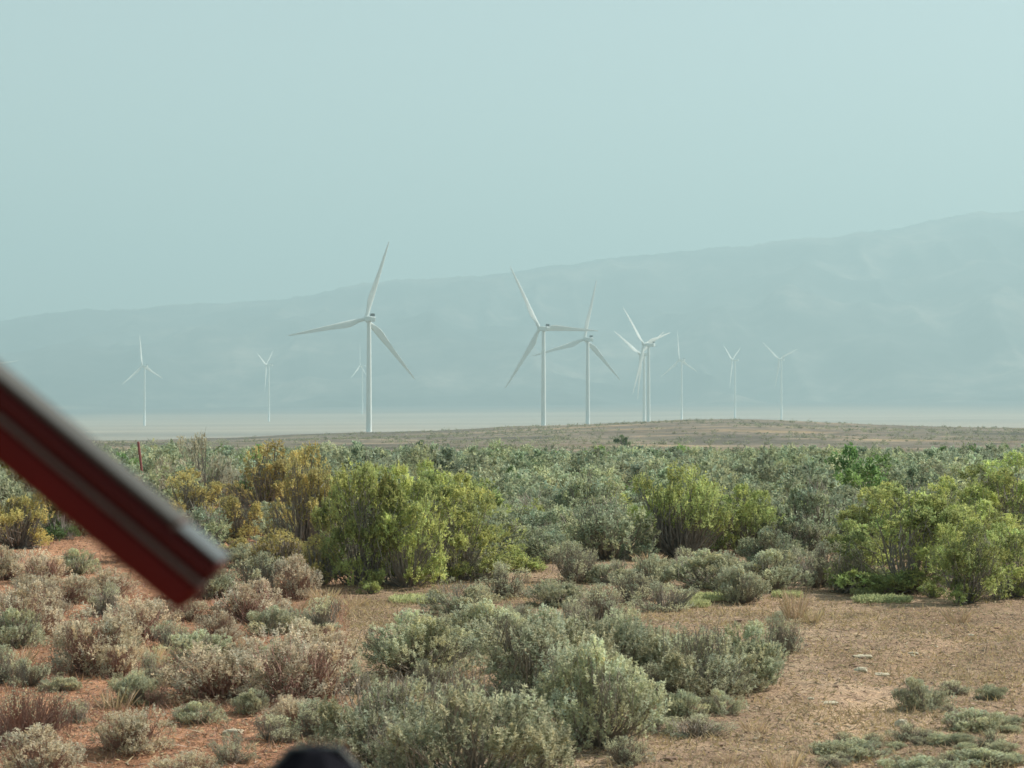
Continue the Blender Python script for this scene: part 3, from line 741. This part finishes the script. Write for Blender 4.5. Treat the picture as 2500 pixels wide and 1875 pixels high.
sl = [(1862, 1419, 40, 8, 'flat pale stone slab on dirt, farthest of the scattered ones'), (1858, 1449, 30, 14, 'chunky pale stone on dirt in the middle of the open ground'),
      (1905, 1459, 34, 9, 'pale slab stone just right of the chunky one, with dark crack beside'), (1972, 1412, 22, 7, 'small pale stone right of the farthest slab'),
      (1945, 1566, 28, 22, 'pale stone with dark side at the lower right, below the small round sagebrush'), (1953, 1535, 18, 12, 'rounded tan stone at the foot of the small round sagebrush'),
      (505, 1583, 44, 16, 'whitish stones lying left of the black post cap'), (1750, 1510, 16, 6, 'tiny pale stone on dirt, between clump and round sagebrush'),
      (1790, 1519, 40, 6, 'thin flat pale stone left of the round sagebrush'), (1560, 1612, 16, 9, 'small dark stone on dirt near the bottom'),
      (1445, 1640, 36, 9, 'dark clod on dirt right of the front sagebrush'), (1595, 1345, 30, 12, 'dark broken clod on the reddish dirt below the pale sagebrush')]
for i, (px, py, w, h, lb) in enumerate(sl):
    p = G(px, py); s = p.y / FP; dk = 'dark clod' in lb or 'small dark' in lb or 'dark broken' in lb
    o = mob('stone', STD if dk else ST[i % 3]); o.location = (p.x, p.y, p.z + h * s * .05)
    o.rotation_euler = (0, 0, random.uniform(-.3, .3)); o.scale = (w * s / 1.7, w * s / 2, h * s / 1.5); tag(o, lb, 'stone', 'stones on the bare dirt')

for i in range(46):                                             # small half-buried stones and clods
    px = random.uniform(1560, 2210); py = random.uniform(1340, 1650); w = random.uniform(5, 15)
    p = G(px, py); s = p.y / FP
    o = mob('pebble', STD if i % 3 else ST[i % 2]); o.location = (p.x, p.y, p.z); o.rotation_euler = (0, 0, random.uniform(0, 6))
    o.scale = (w * s / 1.7, w * s / 1.9, w * s / 3.2); tag(o, 'small clod or pebble half buried in the bare dirt at the right', 'pebble', 'pebbles and clods strewn over the bare dirt at the right')
# low mats of pale green plants on the dirt
def mat_mesh(seed):
    g = np.random.default_rng(seed); n = 1500
    a = g.uniform(0, 6.283, n); rr = .5 * np.sqrt(g.random(n)); P = np.stack([rr * np.cos(a), rr * np.sin(a) , g.uniform(0.01, .06, n)], -1)
    d = nrm(g.normal(size=(n, 3)) * [1, 1, .5] + [0, 0, .3]); s = nrm(np.cross(d, g.normal(size=(n, 3)))) * .014
    V = np.stack([P - s, P + s, P + d * .05], 1).reshape(-1, 3)
    c = np.repeat(g.uniform(.7, 1.2, n), 3)[:, None] * np.array([[1, 1.05, .8]])
    return np_mesh('mat_plant', V, np.arange(3 * n).reshape(-1, 3), M['sage'], c)
MAT = mat_mesh(4)
for i in range(34):
    px = 1780 + 430 * random.random() ** .8; py = 1600 + 75 * random.random() - (px - 1780) * .03
    if i > 26: px = random.uniform(2020, 2210); py = random.uniform(1500, 1600)
    w = random.uniform(40, 95); p = G(px, py); sx = p.y / FP
    root = empty('low_sagebrush', (p.x, p.y, p.z - .01), random.uniform(0, 6.28), (w * sx, w * sx, w * sx * random.uniform(.35, .6)))
    me = (SAGE_D if i % 3 else SAGE_N)[i % 3]; mob('foliage', me[0], root); mob('branches', me[1], root)
    tag(root, 'low sparse sagebrush in the patch at the lower right corner', 'sagebrush', 'low sparse sagebrush patch at the lower right corner'); COUNT['sage'] += 1
for px, py, w, lb in [(1545, 1295, 110, 'flat pale green mat plant in front of the lone vase-shaped bush'), (1905, 1300, 110, 'flat pale green mat plant at the foot of the right thicket'),
                      (1500, 1310, 70, 'small flat mat plant left of the larger pale mat'), (1870, 1285, 60, 'small flat mat plant under the right thicket'),
                      (900, 1300, 120, 'flat pale mat plant below the big green thicket'), (1700, 1290, 60, 'tiny mat plant behind the tall dry grass tuft')]:
    p = G(px, py); s = p.y / FP; o = mob('mat_plant', MAT); o.location = p; o.scale = (w * s, w * s * 1.2, 1); o.rotation_euler = (0, 0, random.uniform(0, 6))
    tag(o, lb, 'low plant', 'low mats of pale green plants')

# ------------------------------------------------------------------ the dense sagebrush field
def clear(x, y):
    """open ground where no bush grows"""
    u = x / y; px = 1106 + FP * u; py = HOR + FP * (EYE - hz(x, y)) / y
    if py > 1235: return True
    if px > 1150 and py > 1215: return True
    if 1325 < px < 1440 and 1150 < py < 1235: return True          # tan grass patch
    if 620 < px < 760 and py > 1210: return True
    if px < 330 and py > 1175: return True
    if 430 < px < 520 and 1090 < py < 1160: return True
    return False
cand = []
g = np.random.default_rng(99)
N = 12500
for k in range(N):
    y = math.sqrt(g.uniform(27 ** 2, 168 ** 2)); u = g.uniform(-.262, .262) if k < 9000 else g.choice((-1, 1)) * g.uniform(.262, .36); x = u * y
    cand.append((x, y))
grid = {}; field = []
for x, y in cand:
    if len(field) > 3400: break
    px = 1106 + FP * x / y
    dens = .55 + .75 * float(vnoise(np.array([x / 9]), np.array([y / 14]), 77)[0])
    if px < 640 and y > 60: dens *= .75
    if y > 135: dens *= max(0, 1 - (y - 135) / 33)
    if g.random() > dens: continue
    r = (.34 + .6 * g.random() ** 1.4) * (1.0 if y > 45 else .85)
    cx, cy_ = int(x // 2), int(y // 2); ok = True
    for i in (-1, 0, 1):
        for j in (-1, 0, 1):
            for (a, b_, rr) in grid.get((cx + i, cy_ + j), ()):
                if (a - x) ** 2 + (b_ - y) ** 2 < (.62 * (r + rr)) ** 2: ok = False
    if not ok: continue
    for (a, b_, rr) in PLACED:
        if (a - x) ** 2 + (b_ - y) ** 2 < (rr * .9 + r * .5) ** 2: ok = False; break
    if not ok or clear(x, y): continue
    grid.setdefault((cx, cy_), []).append((x, y, r)); field.append((x, y, r))
field.sort(key=lambda t: t[1])
IND = 300 - COUNT['sage'] - 4
cols = [(130, 'at the far left'), (380, 'at the left, behind the silvery bushes'), (620, 'behind the golden green bushes'), (870, 'behind the tallest green bush'), (1090, 'behind the right half of the big green thicket'),
        (1230, 'below the second and third turbines'), (1390, 'left of the lone vase-shaped bush'), (1560, 'directly behind the lone vase-shaped bush'), (1720, 'between the lone bush and the right thicket'), (1900, 'behind the left half of the right thicket'), (2080, 'behind the right half of the right thicket'), (3000, 'at the right picture edge')]
def flabel(px, y):
    c = next(t for lim, t in cols if px < lim)
    band = 'nearest rows' if y < 40 else 'second rows' if y < 48 else 'third rows' if y < 56 else 'back rows'
    return f'grey-green sagebrush {c}, one of the {band}'
def tone(name, k): return name
seen = [f for f in field if abs(f[0] / f[1]) < .25]; unseen = [f for f in field if abs(f[0] / f[1]) >= .25]
for (x, y, r) in seen[:IND]:
    kind = SAGE_M; me = kind[random.randrange(len(kind))]
    px = 1106 + FP * x / y; lb = flabel(px, y)
    h = r * random.uniform(1.05, 1.7)
    root = empty('sagebrush', (x, y, hz(x, y) - .02), random.uniform(0, 6.28), (2 * r * 1.1, 2 * r * 1.1, h / .8))
    tag(root, lb, 'sagebrush', 'sagebrush in the dense field, ' + lb.split('sagebrush ')[1].replace(', one of', ','))
    mob('foliage', me[0], root); mob('branches', me[1], root)
# the rest of the field and low brush on the flats beyond, one mass
rest = seen[IND:] + unseen; print('FIELD', len(field), 'SAGE', COUNT['sage'])
Vs = []; Fs = []; Cs = []; off = 0
gg = np.random.default_rng(5)
def emit(x, y, r, h, me, tintv):
    global off
    V, F, c = me[2], me[3], me[4]
    a = gg.uniform(0, 6.283); ca, sa = math.cos(a), math.sin(a)
    P = np.empty_like(V); P[:, 0] = (V[:, 0] * ca - V[:, 1] * sa) * 2 * r * 1.1 + x; P[:, 1] = (V[:, 0] * sa + V[:, 1] * ca) * 2 * r * 1.1 + y
    P[:, 2] = V[:, 2] * h / .8 + hz(x, y) - .02
    Vs.append(P); Fs.append(F + off); Cs.append(c * tintv); off += len(V)
for (x, y, r) in rest:
    t = gg.uniform(.68, 1.08); tn = np.array([t * gg.uniform(.94, 1.03), t, t * gg.uniform(.9, 1.05)])
    if gg.random() < .04: tn = tn * np.array([.55, .75, .4])
    emit(x, y, r, r * gg.uniform(1.05, 1.8), SAGE_F[gg.integers(0, 5)], tn)
o = mob('sagebrush_field', np_mesh('sagebrush_field', np.vstack(Vs), np.vstack(Fs), M['sage_far'], np.vstack(Cs)))
tag(o, 'dense far field of grey-green sagebrush stretching to the low mound', 'sagebrush', kind='stuff')
# tiny scattered scrub on the flats and the mound
nsc = 6600
y = np.sqrt(gg.uniform(150 ** 2, 830 ** 2, nsc)); x = gg.uniform(-.34, .34, nsc) * y
kp = vnoise(x / 45, y / 75, 61) + .5 * vnoise(x / 11, y / 17, 62) > gg.uniform(.45, 1.15, nsc)
x = x[kp]; y = y[kp]; z = height(x, y); n_ = len(x); q = 26
c0 = np.stack([x, y, z], -1)[:, None, :]
r = gg.uniform(.3, .8, (n_, 1, 1))
dv = gg.normal(size=(n_, q, 3)) * .5; dv[..., 2] = np.abs(dv[..., 2]) * .8
P = c0 + dv * r; A = P + gg.normal(size=(n_, q, 3)) * r * .3; B = P + gg.normal(size=(n_, q, 3)) * r * .3
V = np.stack([P, A, B], 2).reshape(-1, 3)
cc = np.repeat(gg.uniform(.5, .95, n_), q * 3)[:, None] * np.array([[.98, .97, .92]])
o = mob('scrub', np_mesh('scrub', V, np.arange(len(V)).reshape(-1, 3), M['sage'], cc))
tag(o, 'tiny grey scrub scattered over the tan flats and low mound', 'scrub', kind='stuff')

# ------------------------------------------------------------------ dry grass and litter on the near ground
def scatter_ground():
    n = 260000
    y = np.sqrt(gg.uniform(12.3 ** 2, 46 ** 2, n)) ; y = np.where(gg.random(n) < .45, gg.uniform(12.3, 26, n), y)
    x = gg.uniform(-.26, .26, n) * y
    k = vnoise(x / .8, y / .8, 71) * .6 + vnoise(x / 2.7, y / 2.7, 72) * .6
    kp = k - .16 * sst(.07, .11, x / y) > gg.uniform(.25, .95, n); x = x[kp]; y = y[kp]; n = len(x)
    z = height(x, y); P = np.stack([x, y, z - .005], -1)
    L = gg.uniform(.03, .11, n)[:, None]; d = nrm(gg.normal(size=(n, 3)) * [.8, .8, .35] + [0, 0, .45])
    s = nrm(np.cross(d, gg.normal(size=(n, 3)))) * .0035 * (1 + y[:, None] / 30)
    V = np.stack([P - s, P + s, P + d * L], 1).reshape(-1, 3)
    c = gg.uniform(.55, 1.15, n); red = (x / y < -.075) * 1.0  # red: the left-hand window reflection, tinted into the blades
    c3 = np.stack([c * (1 - .0 * red), c * (1 - .22 * red), c * gg.uniform(.7, 1.1, n) * (1 - .15 * red)], -1)
    o = mob('dry_grass', np_mesh('dry_grass', V, np.arange(3 * n).reshape(-1, 3), M['dry'], np.repeat(c3, 3, axis=0)))
    tag(o, 'short sparse dry grass and straw over the brown dirt', 'dry grass', kind='stuff')
    # twigs, leaf bits and pebbles
    n = 45000
    y = np.where(gg.random(n) < .6, gg.uniform(12.3, 24, n), gg.uniform(20, 40, n)); x = gg.uniform(-.26, .26, n) * y
    z = height(x, y); P = np.stack([x, y, z + .004], -1)
    a = gg.uniform(0, 6.283, n); d = np.stack([np.cos(a), np.sin(a), gg.uniform(-.1, .35, n)], -1)
    L = gg.exponential(.022, n)[:, None] + .01; s = np.stack([-np.sin(a), np.cos(a), gg.uniform(-.5, .5, n)], -1) * gg.uniform(.003, .010, n)[:, None]
    top = P + [0, 0, .006]
    V = np.stack([P - s, P + s, P + d * L + s * .5, top + d * L * .4], 1).reshape(-1, 3)
    b4 = np.arange(n)[:, None] * 4
    F = (b4[:, None, :] + np.array([[0, 1, 3], [1, 2, 3], [2, 0, 3]])[None]).reshape(-1, 3)
    t = gg.random(n); c = np.where(t < .3, gg.uniform(.4, .8, n), gg.uniform(.8, 1.6, n))
    c3 = np.stack([c, c * gg.uniform(.9, 1.1, n), c * gg.uniform(.85, 1.25, n)], -1)
    o = mob('ground_litter', np_mesh('ground_litter', V, F, M['litter'], np.repeat(c3, 4, axis=0)))
    tag(o, 'brown litter of twigs, clods and leaf bits on the dirt', 'litter', kind='stuff')
scatter_ground()

# ------------------------------------------------------------------ fence posts
def post(px, ytop, D, h, w, lean, mat, label):
    x = (px - 1106) / FP * D; zt = EYE + (HOR - ytop) / FP * D
    zb = hz(x, D) - .1; b = MB()
    b.lathe([(w, 0), (w, (zt - zb) - .03), (w * .7, zt - zb)], 10)
    o = b.build('fence_post', mat, None); o.location = (x, D, zb); o.rotation_euler = (0, lean, 0)
    tag(o, label, 'fence post', 'fence posts at the left'); return o
post(314, 953, 58, 0, .034, R(-7), M['post'], 'thin reddish leaning fence post beside the silvery bush')
post(190, 951, 96, 0, .085, 0, M['dark_post'], 'small dark post top near the upper edge of the red bar')

# ------------------------------------------------------------------ slanting red bar, close to the camera
def arm():
    D = 1.5; s = D / FP
    root = empty('red_bar', (-0.62, D, hz(-.62, D)))
    tag(root, 'blurred dark red metal bar with pale grey upper edge, slanting in from the left', 'metal bar')
    inv = root.location
    a = math.atan2(-(1262 - 905), 432 - 0)       # slope of the bar in the picture
    tip = Vector(((437 - 1106) * s, D, EYE + (HOR - 1268) * s))
    ax = Vector((math.cos(a), 0, math.sin(a))); up = Vector((-ax.z, 0, ax.x)); bk = Vector((0, 1, 0))
    L = 0.86
    def ext(name, prof, mat, x0, x1, bev=.002, skew=0.0):
        """prof: points (up, back) in metres; runs from x0 to x1 along the axis, measured back from the tip"""
        V = []; n = len(prof)
        for xx in (x0, x1):
            for (pu, pb) in prof:
                V.append(tip + ax * (xx + (skew * pu if xx == x1 else 0)) + up * pu + bk * pb - inv)
        F = [tuple(reversed(range(n))), tuple(range(n, 2 * n))] + [(k, (k + 1) % n, n + (k + 1) % n, n + k) for k in range(n)]
        b = MB(); b.add(V, F); return b.build(name, mat, root, bevel=bev)
    u = lambda q: q * s
    ext('lower_rail', [(u(-78), .000), (u(-78), .05), (u(-2), .05), (u(-2), 0)], M['paint'], -L, u(4), .007, .10)
    ext('upper_rail', [(u(8), -.002), (u(8), .05), (u(62), .05), (u(62), -.002)], M['paint_dark'], -L, u(4), .006, .0)
    ext('groove_strip', [(u(-3), -.003), (u(-3), .04), (u(8), .04), (u(8), -.003)], M['strip_mauve'], -L, u(2), .001)
    ext('edge_strip', [(u(62), -.003), (u(62), .05), (u(77), .05), (u(77), -.003)], M['strip'], -L, u(-118), .003)  # sky glint on the bar's top face, built as grey colour
    ext('tip_strip', [(u(62), -.004), (u(62), .05), (u(72), .05), (u(72), -.004)], M['rim'], u(-128), u(-4), .005)  # the same sky glint carried on to the tip as colour
    ext('bracket', [(u(58), -.006), (u(58), .04), (u(86), .04), (u(86), -.006)], M['strip_mauve'], u(-134), u(-122), .001)
    # the post that carries it, standing just outside the picture
    b = MB(); b.lathe([(.045, -.1), (.045, 2.86), (.03, 2.9)], 20); pobj = b.build('post', M['paint_dark'], root, smooth=True)
arm()

# black post with a bevelled cap at the bottom
def cap():
    D = 1.9; s = D / FP; cx = (683 - 1106) * s; zt = EYE + (HOR - 1614) * s
    root = empty('black_post', (cx, D, hz(cx, D))); tag(root, 'black post with a faceted cap and blue-grey rim, out of focus at the bottom', 'post')
    H = zt - root.location.z
    b = MB(); b.lathe([(112 * s, -.15), (112 * s, H - 88 * s)], 8, Matrix.Rotation(R(22.5), 4, 'Z')); b.build('shaft', M['black'], root)
    b = MB(); b.lathe([(110 * s, H - 87.5 * s), (102 * s, H - 50 * s), (52 * s, H - 2 * s), (42 * s, H)], 8, Matrix.Rotation(R(22.5), 4, 'Z')); b.build('cap', M['black'], root, bevel=.002)
    # rim: thin raised edges of the cap, right and left
    for sg in (-1, 1):
        V = []; F = []
        P = [np.array([sg * (105) * s, -.006, H - 60 * s]), np.array([sg * 53 * s, -.010, H + 1 * s]), np.array([sg * 10 * s, -.012, H + 5 * s])]
        tube(V, F, P, [6 * s, 6 * s, 3 * s], 8)
        me = bpy.data.meshes.new('rim'); me.from_pydata([tuple(v) for v in V], [], F); me.materials.append(M['rim'])
        mob('rim', me, root)
cap()
